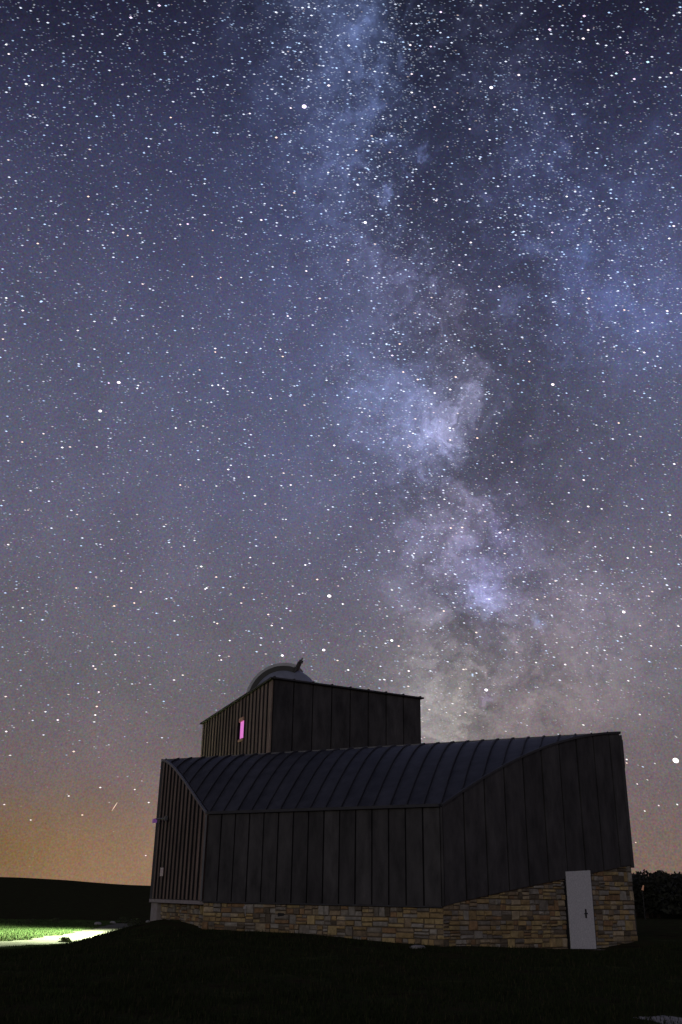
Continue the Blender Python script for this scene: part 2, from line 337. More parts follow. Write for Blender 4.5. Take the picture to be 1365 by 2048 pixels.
def cladding(name, P0, P1, top, bot, n, gap, thick, m, back=.16, sub=2, cut=None, seam=None, breaks=None, label=None, shade_seam=None):
    P0 = np.array(P0, float); P1 = np.array(P1, float); d = P1-P0; Ln = np.linalg.norm(d); d /= Ln; nr = np.array([d[1], -d[0]])
    pos = lambda s, o, z: np.array([*(P0+d*s+nr*o), z+EZ])
    mb = MB(); K = 14
    for i in range(K):
        a, b = Ln*i/K, Ln*(i+1)/K
        mb.box8([pos(a,-back,bot(a)), pos(b,-back,bot(b)), pos(b,0,bot(b)), pos(a,0,bot(a)), pos(a,-back,top(a)-.04), pos(b,-back,top(b)-.04), pos(b,0,top(b)-.04), pos(a,0,top(a)-.04)])
    wall = part(mb, name, M['dark'])
    if label: wall['label'] = label
    edges = breaks if breaks is not None else [Ln*i/n for i in range(n+1)]
    for i in range(len(edges)-1):
        a, b = edges[i]+gap/2, edges[i+1]-gap/2
        if b-a < .03: continue
        spans = [(lambda s: bot(s)+.0, lambda s: top(s)-.03)]
        if cut and a < cut[1] and b > cut[0]: spans = [(bot, lambda s: cut[2]), (lambda s: cut[3], lambda s: top(s)-.03)]
        jit = random.uniform(-.006, .006)
        for lo, hi in spans:
            mb = MB(); v = []
            for k in range(sub+1):
                s = a+(b-a)*k/sub
                v += [pos(s, .002, lo(s)), pos(s, thick+jit, lo(s)), pos(s, thick+jit, hi(s)), pos(s, .002, hi(s))]
            mb.v = v
            for k in range(sub):
                o_ = 4*k
                for j in range(4): mb.f.append((o_+j, o_+(j+1)%4, o_+4+(j+1)%4, o_+4+j))
            mb.f += [(0,1,2,3), tuple(4*sub+j for j in range(4))]
            part(mb, 'panel', m, wall)
    if shade_seam:
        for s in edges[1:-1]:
            hw, hh = shade_seam; inside = cut and cut[0] < s < cut[1]
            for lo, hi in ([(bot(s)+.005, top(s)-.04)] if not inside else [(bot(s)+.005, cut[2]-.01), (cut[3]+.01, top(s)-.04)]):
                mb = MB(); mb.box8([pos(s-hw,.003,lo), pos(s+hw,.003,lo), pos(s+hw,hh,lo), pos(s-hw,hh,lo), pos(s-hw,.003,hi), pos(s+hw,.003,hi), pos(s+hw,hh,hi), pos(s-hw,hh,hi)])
                part(mb, 'seam', M['dark'], wall)  # dark batten whose colour carries the groove shadow between ribs
    return wall, pos, Ln
N_AB = 15
cladding('front_wall', Ap, Bp, lambda s: ZE, lambda s: ZC, N_AB, .045, .05, M['zinc'])
lBC = np.linalg.norm(Cp-Bp); lLA = np.linalg.norm(Ap-Lp)
du = (uB-uA)/N_AB
def topBC(s):
    u = uB+(rlen-uB)*s/lBC; return zroof(u, bound(u))
def botBC(s): return ZC+(.98-ZC)*(s/lBC)**.93
bk = [0.]; k = 1
while k*du < rlen-uB-.05: bk.append(k*du*lBC/(rlen-uB)); k += 1
bk.append(lBC)
cladding('right_wall', Bp, Cp, topBC, botBC, 0, .05, .05, M['zinc'], breaks=bk, sub=3)
def topLA(s):
    u = uA*s/lLA; return zroof(u, bound(u))
cladding('left_wall', Lp, Ap, topLA, lambda s: ZC+.02, 13, .07, .06, M['rib'], sub=1, shade_seam=(.03,.105), label='ribbed gable wall on the left, coloured brown-grey as if warmly lit')
# hidden back wall of the hall
mb = MB(); hb = -.35
mb.box8([W3(Lp-rn*.0, -2), W3(Cp, -2), W3(Cp-rn*.3, -2), W3(Lp-rn*.3, -2), W3(Lp, 4.25), W3(Cp, 4.78), W3(Cp-rn*.3, 4.75), W3(Lp-rn*.3, 4.22)])
part(mb, 'back_wall', M['zinc'])
# flat end block just behind the right corner (a thin dark step outside the corner line)
mb = MB(); e0 = Cp+rd*.02-rn*.35; e1 = Cp+rd*.12-rn*.35
mb.box8([W3(e0,3.9), W3(e1,3.9), W3(e1-rn*.5,3.9), W3(e0-rn*.5,3.9), W3(e0,4.72), W3(e1,4.72), W3(e1-rn*.5,4.72), W3(e0-rn*.5,4.72)])
part(mb, 'end_box', M['black'])

# roof: deck, curved panels, standing seams
QS = 12
mb = MB(); v = []; f = []
us = np.linspace(0, rlen, 48)
for u in us:
    b = bound(u)
    for j in range(QS+1): q = b*j/QS; v.append(UQ(u, q, zroof(u, q)-.045))
for i in range(47):
    for j in range(QS): a = i*(QS+1)+j; f.append((a, a+1, a+QS+2, a+QS+1))
n0 = len(v); v += [p-np.array([0,0,.12]) for p in v[:n0]]; f += [tuple(n0+i for i in q) for q in f[:]]
mb.v = v; mb.f = f
roof = part(mb, 'roof', M['dark'])
ks = [uA+k*du for k in range(-20, 60) if .02 < uA+k*du < rlen-.02]
ed = [0.]+ks+[rlen]
def strip(u0, u1, lift, th, g0=.0):
    v = []; f = []
    for j in range(QS+1):
        for u in (u0, u1):
            q = bound(u)*j/QS-.0; p = UQ(u, q, zroof(u, q)+lift); v += [p, p+np.array([0,0,th])]
    for j in range(QS):
        a = 4*j; b = a+4
        f += [(a,a+2,b+2,b), (a+1,a+3,b+3,b+1), (a,a+1,b+1,b), (a+2,a+3,b+3,b+2)]
    f += [(0,1,3,2), (4*QS,4*QS+1,4*QS+3,4*QS+2)]
    m_ = MB(); m_.v = v; m_.f = f; return m_
for i in range(len(ed)-1):
    a, b = ed[i]+.012, ed[i+1]-.012
    if b-a > .04: part(strip(a, b, -.03, .03), 'roof_panel', M['roofzinc'], roof)
for u in ks:
    part(strip(u-.018, u+.018, -.03, .088), 'seam', M['zinc_seam'], roof)
# eave lip, gable trims, ridge cap
def trimline(pts, w, h, outn, m, name, par=roof):
    mb = MB(); o = np.array([*outn, 0.])
    for a, b in zip(pts[:-1], pts[1:]):
        mb.box8([a-o*w*.5, b-o*w*.5, b+o*w*.5, a+o*w*.5, a-o*w*.5+[0,0,h], b-o*w*.5+[0,0,h], b+o*w*.5+[0,0,h], a+o*w*.5+[0,0,h]])
    return part(mb, name, m, par)
dAB = (Bp-Ap)/np.linalg.norm(Bp-Ap); nAB = np.array([dAB[1], -dAB[0]])
dBC = (Cp-Bp)/lBC; nBC = np.array([dBC[1], -dBC[0]]); dLA = (Ap-Lp)/lLA; nLA = np.array([dLA[1], -dLA[0]])
trimline([W3(Ap+nAB*.07, ZE-.05), W3(Bp+nAB*.07, ZE-.05)], .14, .075, nAB, M['zinc_seam'], 'eave_lip')
trimline([W3(Lp+dLA*s+nLA*.10, topLA(s)-.035) for s in np.linspace(0, lLA, 12)], .06, .07, nLA, M['ltrim'], 'gable_trim')
trimline([W3(Bp+dBC*s+nBC*.05, topBC(s)-.03) for s in np.linspace(0, lBC, 20)], .10, .065, nBC, M['zinc_seam'], 'gable_trim')
trimline([UQ(u, -.03, zroof(u, 0)-.03) for u in np.linspace(-.12, rlen+.06, 14)], .12, .06, rn, M['trim'], 'ridge_cap')
# corner trims
def vtrim(P, z0, z1, w, m, name='corner_trim'):
    mb = MB(); mb.box((P[0], P[1], (z0+z1)/2+EZ), (w, w, z1-z0)); return part(mb, name, m)
vtrim(Ap+(nAB+nLA)*.055, ZC, ZE-.06, .05, M['trim']); vtrim(Bp+(nAB+nBC)*.03, ZC, ZE-.06, .055, M['zinc']); vtrim(Lp+nLA*.07-dLA*.02, ZC, 4.3, .09, M['zinc_seam']); vtrim(Cp+nBC*.03+rd*.02, .9, 4.8, .09, M['zinc_seam'])
# drip ledge beneath the cladding
mb = MB()
for P, Q, n_, z0, z1 in ((Ap, Bp, nAB, ZC, ZC), ):
    a, b = P+n_*.06, Q+n_*.06
    mb.box8([W3(P, z0-.04), W3(Q, z1-.04), W3(b, z1-.04), W3(a, z0-.04), W3(P, z0-.003), W3(Q, z1-.003), W3(b, z1-.003), W3(a, z0-.003)])
part(mb, 'drip_ledge', M['zinc_seam'])

# stone base: mortar core plus individual stones
STONES = []                                    # (score, builder args)
def base_wall(name, P, Q, top, inset, m_skip=None, par_label=None, zlow=-1.75, warm=False):
    d = (Q-P); Ln = np.linalg.norm(d); d = d/Ln; n_ = np.array([d[1], -d[0]])
    pos = lambda s, o, z: np.array([*(P+d*s+n_*(o-inset)), z+EZ])
    mb = MB(); K = 10
    spans = [(0, Ln)] if not m_skip else [(0, m_skip[0]), (m_skip[1], Ln)]
    for a0, b0 in spans:
        for i in range(K):
            a = a0+(b0-a0)*i/K; b = a0+(b0-a0)*(i+1)/K
            mb.box8([pos(a,-.3,zlow), pos(b,-.3,zlow), pos(b,0,zlow), pos(a,0,zlow), pos(a,-.3,top(a)-.01), pos(b,-.3,top(b)-.01), pos(b,0,top(b)-.01), pos(a,0,top(a)-.01)])
    wall = part(mb, name, M['mortar'])
    gz = lambda s: hz(*(P+d*s))
    for a0, b0 in spans:
        z = zlow+.25
        while z < max(top(a0), top(b0)):
            hh = random.choice([.20,.24,.28]); s = a0
            while s < b0-.02:
                w = random.choice([.18,.24,.30,.36,.44])*random.uniform(.8,1.2); e = min(s+w, b0)
                if b0-e < .12: e = b0
                f_ = random.random(); cuts = [0, 1] if (f_ < .22 and e-s < .36) else ([0, random.uniform(.4,.6), 1] if f_ < .85 else [0, .33, .68, 1])
                for q0_, q1_ in zip(cuts[:-1], cuts[1:]):
                    za, zb_ = z+hh*q0_, z+hh*q1_
                    subs = [(s, e)] if (e-s < .3 or random.random() < .7) else [(s, s+(e-s)*.55), (s+(e-s)*.55, e)]
                    for sa, sb in subs:
                        tt = min(top(sa), top(sb))-.005; z1 = min(zb_, max(top(sa), top(sb))-.005)
                        if za < tt-.02 and z1 > gz((sa+sb)/2)-.05 and sb-sa > .04:
                            STONES.append(dict(a=sa, b=sb, z0=za, z1=z1, ta=min(z1, top(sa)-.005), tb=min(z1, top(sb)-.005), pos=pos, wall=wall, area=(sb-sa)*(z1-za)))
                s = e
            z += hh
    return wall, pos, Ln
doorS = (float((np.array([6.43,28.36])-Bp)@dBC), float((np.array([7.31,28.99])-Bp)@dBC))
base_wall('front_base', Ap, Bp, lambda s: ZC-.04, .03)
base_wall('right_base', Bp, Cp, botBC, .03, m_skip=doorS)
base_wall('left_base', Lp+dLA*.75, Ap, lambda s: ZC-.10, .10, warm=True)
def stone_geo(c, mb):
    g = .012; a, b, z0 = c['a']+g, c['b']-g, c['z0']+g; ta, tb = c['ta']-g, c['tb']-g
    if ta-z0 < .02 or tb-z0 < .02: ta = tb = max(min(ta, tb), z0+.02)
    pr = random.uniform(.015, .065); i = min(.018, (b-a)*.2, (min(ta, tb)-z0)*.3); j = lambda: random.uniform(-.017, .017); p = c['pos']
    back = [p(a,-.01,z0), p(b,-.01,z0), p(b,-.01,tb), p(a,-.01,ta)]
    mid = [p(a+j()*.7,pr-.012,z0+j()*.5), p(b+j()*.5,pr-.012,z0+j()*.5), p(b+j()*.5,pr-.012,tb-abs(j())*.5), p(a+j()*.5,pr-.012,ta-abs(j())*.5)]
    fr = [p(a+i+j(),pr+j()*.6,z0+i+j()), p(b-i+j(),pr+j()*.6,z0+i+j()), p(b-i+j(),pr+j()*.6,tb-i+j()), p(a+i+j(),pr+j()*.6,ta-i+j())]
    k = len(mb.v); mb.v += [tuple(q) for q in back+mid+fr]
    for r0 in (0, 4):
        for q in range(4): mb.f.append((k+r0+q, k+r0+(q+1)%4, k+r0+4+(q+1)%4, k+r0+4+q))
    mb.f.append((k+8,k+9,k+10,k+11))
bywall = {}
for c in STONES: bywall.setdefault(c['wall'].name, []).append(c)
for nm, cs in bywall.items():
    cs.sort(key=lambda c: -c['area']); rest = {}
    for i, c in enumerate(cs):
        mi = random.choices(range(8), [3,3,3,2.5,2,2.5,1.5,2])[0]
        if i < 280: mb = MB(); stone_geo(c, mb); part(mb, 'stone', ST[mi], c['wall'])
        else: rest.setdefault(mi, MB()); stone_geo(c, rest[mi])
    if rest:
        big_ = MB(); mi_idx = []
        for mi, r in rest.items():
            k = len(big_.v); big_.v += r.v; big_.f += [tuple(k+q for q in f_) for f_ in r.f]; mi_idx += [mi]*len(r.f)
        o = part(big_, 'small_stones', ST[0], cs[0]['wall']); o['kind'] = 'stuff'
        for q in range(1, 8): o.data.materials.append(ST[q])
        o.data.polygons.foreach_set('material_index', mi_idx)

# concrete pillar and lintel at the left corner
mb = MB(); c_ = Lp+dLA*.36-nLA*.12
R_ = np.array([[dLA[0], nLA[0], 0], [dLA[1], nLA[1], 0], [0, 0, 1.]])
mb.box((*c_, (-.30-1.6)/2+EZ), (.72, .34, 1.3), R_); part(mb, 'corner_pillar', M['conc'])
mb = MB(); a, b = Lp-dLA*.02, Ap+dLA*.02; mb.box((*((a+b)/2+nLA*.0), ZC-.045+EZ), (lLA+.04, .26, .10), R_); part(mb, 'lintel', M['conc'])

# door
def on(P, d, n_, s, o, z): return np.array([*(P+d*s+n_*o), z+EZ])
mb = MB(); s0, s1 = doorS
zt0, zt1 = .72, .78; zb = -1.27
def slab(mb, P, d, n_, s0, s1, z0, za, zb_, o0, o1):
    mb.box8([on(P,d,n_,s0,o0,z0), on(P,d,n_,s1,o0,z0), on(P,d,n_,s1,o1,z0), on(P,d,n_,s0,o1,z0), on(P,d,n_,s0,o0,za), on(P,d,n_,s1,o0,za), on(P,d,n_,s1,o1,zb_ if False else zb_), on(P,d,n_,s0,o1,za)] if False else
            [on(P,d,n_,s0,o0,z0), on(P,d,n_,s1,o0,z0), on(P,d,n_,s1,o1,z0), on(P,d,n_,s0,o1,z0), on(P,d,n_,s0,o0,za), on(P,d,n_,s1,o0,zb_), on(P,d,n_,s1,o1,zb_), on(P,d,n_,s0,o1,za)])
slab(mb, Bp, dBC, nBC, s0+.03, s1-.03, zb, zt0, zt1, -.10, .075)
door = part(mb, 'door', M['door'])
mb = MB()
slab(mb, Bp, dBC, nBC, s0-.012, s0+.024, zb-.05, zt0+.03, zt0+.03, -.10, .055); slab(mb, Bp, dBC, nBC, s1-.024, s1+.012, zb-.05, zt1+.03, zt1+.03, -.10, .055)
part(mb, 'frame', M['dark'], door)
hs = s1-.36
mb = MB(); slab(mb, Bp, dBC, nBC, hs-.03, hs+.03, -.48, -.25, -.25, .076, .085); mb.tube(on(Bp,dBC,nBC,hs,.08,-.36), on(Bp,dBC,nBC,hs,.14,-.36), .014); mb.tube(on(Bp,dBC,nBC,hs+.005,.135,-.36), on(Bp,dBC,nBC,hs-.12,.135,-.365), .012)
part(mb, 'handle', M['black'], door)
mb = MB(); slab(mb, Bp, dBC, nBC, s0-.1, s1+.12, -1.5, zb-.01, zb-.01, -.05, .32); part(mb, 'doorstep', M['conc'])

# ---- tower
T0 = np.array([-6.28,44.7]); T1 = np.array([-2.37,34.5]); T2 = np.array([3.27,37.8]); T3 = T2+T0-T1; ZT = 7.38
dT0 = (T1-T0)/np.linalg.norm(T1-T0); nT0 = np.array([dT0[1], -dT0[0]]); dT1 = (T2-T1)/np.linalg.norm(T2-T1); nT1 = np.array([dT1[1], -dT1[0]])
l01 = np.linalg.norm(T1-T0)
def hitwall(x, y):                             # where the line of sight meets the left tower face
    d = RMn @ np.array([(x-682.5)/1884, (1024-y)/1884, -1.]); t_ = (T0@nT0)/(d[:2]@nT0); p = d*t_; return float((p[:2]-T0)@dT0), float(p[2])
wa = hitwall(476.5, 1480); wb = hitwall(487, 1438)
ws0, ws1 = wa[0], wb[0]; wz0, wz1 = wa[1], wb[1]
pw = l01/22; k0 = round(ws0/pw); k1 = k0+2; ws0, ws1 = k0*pw, k1*pw
wz0 = min(hitwall(476.5,1487)[1], hitwall(487,1481)[1]); wz1 = hitwall(487,1436)[1]
cladding('tower_left_wall', T0, T1, lambda s: ZT, lambda s: -1.3, 22, .08, .05, M['rib'], sub=1, shade_seam=(.035,.09), cut=(ws0+.1, ws1-.1, wz0, wz1), label='ribbed tower wall holding the pink slit window')
cladding('tower_front_wall', T1, T2, lambda s: ZT, lambda s: -1.3, 8, .05, .05, M['zinc'], sub=1, label='smooth panelled dark tower wall facing the roof')
for nm, P, Q in (('tower_right_wall', T2, T3), ('tower_back_wall', T3, T0)):
    d_ = (Q-P)/np.linalg.norm(Q-P); n_ = np.array([d_[1], -d_[0]]); mb = MB()
    slab(mb, P, d_, n_, 0, np.linalg.norm(Q-P), -1.3, ZT-.04, ZT-.04, -.16, .04); part(mb, nm, M['zinc'])
mb = MB(); mb.v = [W3(T0, ZT-.06), W3(T1, ZT-.06), W3(T2, ZT-.06), W3(T3, ZT-.06), W3(T0, ZT-.16), W3(T1, ZT-.16), W3(T2, ZT-.16), W3(T3, ZT-.16)]
mb.f = [(0,1,2,3),(4,5,6,7),(0,1,5,4),(1,2,6,5),(2,3,7,6),(3,0,4,7)]; troof = part(mb, 'tower_roof', M['roofzinc'])
for P, Q, n_, ex in ((T0, T1, nT0, .07), (T1, T2, nT1, .07)):
    d_ = (Q-P)/np.linalg.norm(Q-P); e_ = .12
    trimline([W3(P-d_*e_+n_*.03, ZT-.035), W3(Q+d_*e_+n_*.03, ZT-.035)], .26, .055, n_, M['zinc_seam'], 'parapet_cap', troof)
for k in range(9):                             # seam ends standing up along the parapet
    p = T1+(T2-T1)*k/8; mb = MB(); mb.box((*(p+nT1*.02), ZT+.045+EZ), (.05,.16,.055), np.array([[dT1[0], nT1[0], 0], [dT1[1], nT1[1], 0], [0,0,1.]])); part(mb, 'seam_cap', M['zinc_seam'], troof)
# slit window
mb = MB(); slab(mb, T0, dT0, nT0, ws0+.24, ws1-.21, wz0+.06, wz1-.04, wz1-.04, .005, .03)
win = part(mb, 'window', M['pinkglass'], None); win['label'] = 'narrow glowing pink slit window'
mb = MB(); slab(mb, T0, dT0, nT0, ws0+.2, ws1-.18, wz1-.14, wz1, wz1, .0, .10); slab(mb, T0, dT0, nT0, ws0+.2, ws1-.18, wz0, wz0+.09, wz0+.09, .0, .10)
part(mb, 'sill', M['reveal'], win)

# dome
DC = np.array([-2.18, 39.6]); DZ = 7.40; DR = 1.55
def dome_pt(az, el, r): return np.array([DC[0]+r*math.cos(el)*math.cos(az), DC[1]+r*math.cos(el)*math.sin(az), DZ+EZ+r*math.sin(el)])
dm = MB(); na, ne = 40, 12
for j in range(ne+1):
    for i in range(na): dm.v.append(dome_pt(2*math.pi*i/na, -.15+(math.pi/2+.15)*j/ne*.985, DR*.95))
for j in range(ne):
    for i in range(na): a = j*na+i; b = j*na+(i+1)%na; dm.f.append((a, b, b+na, a+na))
dm.f.append(tuple(ne*na+i for i in range(na)))
dome = part(dm, 'dome', M['dome'], None, True)
mb = MB(); R0_ = DR*1.02
for i in range(32):
    a0, a1 = 2*math.pi*i/32, 2*math.pi*(i+1)/32
    P = [np.array([DC[0]+r*math.cos(a), DC[1]+r*math.sin(a), z+EZ]) for z in (DZ-.55, DZ-.12) for r, a in ((R0_-.12,a0),(R0_-.12,a1),(R0_,a1),(R0_,a0))]
    mb.box8(P)
part(mb, 'base_ring', M['domerim'], dome)
# shutter: two arch rails with a closing plate between, from the left rim over the top
ax = np.array([math.cos(math.radians(-10)), math.sin(math.radians(-10)), 0.]); ay = np.array([-ax[1], ax[0], 0.])
def arch(off0, off1, r0, r1, t0, t1, K=26):
    mb = MB(); c = np.array([DC[0], DC[1], DZ+EZ])
    for i in range(K):
        ths = [t0+(t1-t0)*i/K, t0+(t1-t0)*(i+1)/K]; q = []
        for th in ths:
            dv = ax*math.cos(th)+np.array([0,0,1])*math.sin(th)
            q.append([c+dv*r0+ay*off0, c+dv*r1+ay*off0, c+dv*r1+ay*off1, c+dv*r0+ay*off1])
        mb.box8(q[0]+q[1])
    return mb
th0, th1 = math.radians(184), math.radians(68)
part(arch(-.80, -.68, DR*.79, DR*.93, th0, th1), 'shutter_rail', M['black'], dome)  # black holds the shade on the near side of the shutter
part(arch(.40, .48, DR*.90, DR*1.02, th0, th1), 'shutter_rail', M['black'], dome)
part(arch(-.67, .395, DR*.935, DR*1.03, th0, th1), 'shutter', M['domerim'], dome)
dv = ax*math.cos(th1)+np.array([0,0,1])*math.sin(th1); tv = ax*math.sin(th1)-np.array([0,0,1])*math.cos(th1)
Rb = np.stack([tv, ay, dv], 1); c = np.array([DC[0], DC[1], DZ+EZ])
mb = MB(); mb.box(c+dv*DR*.99-ay*.52, (.07,.42,.42), Rb); mb.box(c+dv*(DR*1.0+.24)-ay*.58+tv*.05, (.15,.12,.12), Rb); mb.box(c+dv*(DR*.86)-ay*.74, (.12,.12,.30), Rb)
part(mb, 'shutter_bracket', M['black'], dome)
mb = MB(); mb.tube(c+dv*(DR+.27)-ay*.58+tv*.02, c+dv*(DR+.42)-ay*.58+tv*.06, .045, .04); part(mb, 'bracket_cap', M['domerim'], dome)

# ------------------------------------------------------------------ small fittings on the left wall (things fixed to the building are its parts)
def hitLA(x, y):
    d = RMn @ np.array([(x-682.5)/1884, (1024-y)/1884, -1.]); t_ = (Lp@nLA)/(d[:2]@nLA); p = d*t_; return float((p[:2]-Lp)@dLA), float(p[2])
s_, z_ = hitLA(343, 1637); s2_, z2_ = hitLA(324, 1641)
mb = MB(); mb.tube(on(Lp,dLA,nLA,s_,.17,z_), on(Lp,dLA,nLA,s2_+.2,.30,z2_+.02), .025); mb.box(on(Lp,dLA,nLA,s_,.18,z_), (.12,.08,.14), R_)
wl = part(mb, 'wall_lamp', M['ltrim']); mb = MB(); mb.box(on(Lp,dLA,nLA,s2_+.25,.32,z2_-.04), (.16,.12,.13), R_); part(mb, 'lamp_head', M['lens'], wl)
s_, z_ = hitLA(330.5, 1744)
mb = MB(); slab(mb, Lp, dLA, nLA, s_-.16, s_+.16, z_-.13, z_+.13, z_+.13, .106, .12); part(mb, 'wall_sign', M['sign'])
# small pale fitting under the front cladding
def hitP(x, y, P, n_, d_):
    d = RMn @ np.array([(x-682.5)/1884, (1024-y)/1884, -1.]); t_ = (P@n_)/(d[:2]@n_); p = d*t_; return float((p[:2]-P)@d_), float(p[2])
s_, z_ = hitP(493, 1815, Ap, nAB, dAB)
mb = MB(); mb.box(on(Ap,dAB,nAB,s_,.05,z_), (.08,.06,.07), np.array([[dAB[0], nAB[0], 0], [dAB[1], nAB[1], 0], [0,0,1.]])); mb.tube(on(Ap,dAB,nAB,s_,.05,z_-.03), on(Ap,dAB,nAB,s_+.02,.05,z_-.22), .012); part(mb, 'pale_fitting', M['pale_stone'])
s_, z_ = hitP(563, 1830, Ap, nAB, dAB)
mb = MB(); slab(mb, Ap, dAB, nAB, s_-.10, s_+.10, z_-.06, z_+.05, z_+.05, -.02, .026); part(mb, 'vent', M['black'])

# floodlight on the hidden back-left corner that lights the meadow
FP = np.array([-6.95, 48.2, 2.3+EZ])
fl = empty('floodlight', (FP[0], FP[1]+.3, hz(FP[0], FP[1]+.3)+EZ)); tag(fl, 'slim floodlight post hidden behind the left end of the observatory', 'floodlight')
def child(mb, name, m, par):
    o = mb.build(name, m); o.parent = par; o.matrix_parent_inverse = Matrix.Translation(-Vector(par.location)); return o
mb = MB(); mb.tube((FP[0], FP[1]+.3, fl.location.z-.2), (FP[0], FP[1]+.3, FP[2]+.1), .04); child(mb, 'post', M['black'], fl)
mb = MB(); mb.box((FP[0], FP[1]+.22, FP[2]), (.3,.1,.22)); child(mb, 'housing', M['black'], fl)
sp = bpy.data.lights.new('floodlight_beam', 'SPOT'); so = bpy.data.objects.new('floodlight_beam', sp); COL.objects.link(so)
so.location = FP; sp.energy = 54000; sp.color = (.88, 1, .70); sp.spot_size = math.radians(118); sp.spot_blend = .8; sp.shadow_soft_size = .12
tgt = np.array([-13.5, 47.0, hz(-13, 47)+EZ]); so.rotation_euler = Vector(tgt-FP).to_track_quat('-Z', 'Y').to_euler()

# ------------------------------------------------------------------ grass
def blades(name, X, Y, hmin, hmax, w, mt='grass'):
    n = len(X); Z = height(X, Y)+EZ; h = rng.uniform(hmin, hmax, n); th = rng.uniform(0, 2*np.pi, n); ln = rng.uniform(0, .6, n)*h; la = rng.uniform(0, 2*np.pi, n)
    dx = np.cos(th)*w/2; dy = np.sin(th)*w/2
    V = np.empty((n, 3, 3)); V[:,0] = np.stack([X-dx, Y-dy, Z-.02], 1); V[:,1] = np.stack([X+dx, Y+dy, Z-.02], 1); V[:,2] = np.stack([X+ln*np.cos(la), Y+ln*np.sin(la), Z+h], 1)
    o = fast_mesh(name, V.reshape(-1,3), np.arange(3*n).reshape(n,3), M[mt], False); return o
n = 150000
Y = 12.5+(33-12.5)*rng.random(n)**1.1; X = (rng.random(n)*.84-.42)*Y
q = (X > Lp[0]) & (Y > 25.3+np.abs(X-2.7)*.62) ; X, Y = X[~q], Y[~q]
clump = np.sin(X*1.9+np.sin(Y*1.3))*np.sin(Y*1.7+np.cos(X*1.1)); q = rng.random(len(X)) < .55+.45*clump; X, Y = X[q], Y[q]
tag(blades('grass', X, Y, .04, .12, .022), 'short dark tufted grass covering the mound before the observatory', 'grass', kind='stuff')
n = 100000; Y = 34+rng.random(n)*34; X = -Y*(.14+rng.random(n)*.30)
q = (X > -7.6) & (Y < 48)
cx = np.interp(Y, [33,37,40,44,50,56,64], [-15,-13.4,-12.3,-11.5,-11.3,-11.6,-12.4]); q |= np.abs(X-cx) < 1.35
X, Y = X[~q], Y[~q]
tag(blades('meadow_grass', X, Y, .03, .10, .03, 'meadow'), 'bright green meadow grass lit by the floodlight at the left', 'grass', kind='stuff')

# ------------------------------------------------------------------ rocks and shrubs
def rock(name, x, y, r, label, sink=.3, m=None, grp=None, flat=.6):
    bm = bmesh.new(); bmesh.ops.create_icosphere(bm, subdivisions=2, radius=r)
    for v in bm.verts: v.co *= 1+random.uniform(-.16,.16); v.co.z *= flat; v.co.x *= 1.25
    me = bpy.data.meshes.new(name); bm.to_mesh(me); bm.free(); me.materials.append(m or M['pale_stone'])
    o = bpy.data.objects.new(name, me); COL.objects.link(o); o.location = (x, y, hz(x, y)+EZ+r*flat*(1-sink)*.6); o.rotation_euler = (0,0,random.uniform(0,6))
    tag(o, label, 'rock', grp); return o
def atD(x, y, D): d = RMn @ np.array([(x-682.5)/1884, (1024-y)/1884, -1.]); d = d*D/d[1]; return d[0], d[1]
rock('rock', *atD(836,1903,25.2), .2, 'flat pale stone lying in the grass below the middle of the stone base', .5, flat=.3)
rock('rock', *atD(296,1843,33.0), .07, 'tiny pale pebble at the foot of the concrete corner pillar', .2)
rock('rock', *atD(196,1846,62), .2, 'pale rounded boulder at the far edge of the lit meadow', .3)
rock('rock', *atD(226,1845,64), .17, 'smaller pale boulder right of the rounded one on the meadow edge', .3)
def shrub(name, x, y, r, h, nleaf, label, m=None, cat='shrub', grp='low shrubs along the edge of the lit meadow'):
    z0 = hz(x, y)+EZ; root = empty(name, (x, y, z0)); tag(root, label, cat, grp)
    mb = MB()
    for k in range(5): a = random.uniform(0, 6.3); mb.tube((0,0,-.05), (math.cos(a)*r*.5, math.sin(a)*r*.5, h*.7), .02, .006, 5)
    o = mb.build('stem', M['bark'], root)
    mb = MB()
    for k in range(nleaf):
        a = random.uniform(0, 6.3); t_ = random.random()**.5; zz = random.random()
        rr = r*t_*(1-.6*zz*zz)*random.uniform(.7, 1.15); p = np.array([math.cos(a)*rr, math.sin(a)*rr, h*(.08+.9*zz)]); s = random.uniform(.4, 1)*.16*max(r, .4)
        u = rng.normal(size=3); u /= np.linalg.norm(u); w = np.cross(u, rng.normal(size=3)); w /= np.linalg.norm(w); b = len(mb.v)
        mb.v += [tuple(p-u*s), tuple(p+w*s*.6), tuple(p+u*s), tuple(p-w*s*.6)]; mb.f.append((b,b+1,b+2,b+3))
    mesh_obj('foliage', mb.v, mb.f, m or M['shrub'], root); return root
shrub('shrub', *atD(131,1878,42), .32, .2, 300, 'dark low bush in the middle of the bright gravel track', grp=None)
for x, y, D, r, h, lb in ((270,1846,60,.5,.4,'low shrub at the right end of the lit meadow beside the building'),(110,1848,64,.4,.3,'low shrub above the bright track on the meadow edge'),(60,1850,63,.35,.25,'low shrub far left on the meadow edge'),(245,1846,66,.4,.35,'low shrub between the pale boulders and the building')):
    shrub('shrub', *atD(x,y,D), r, h, 140, lb)
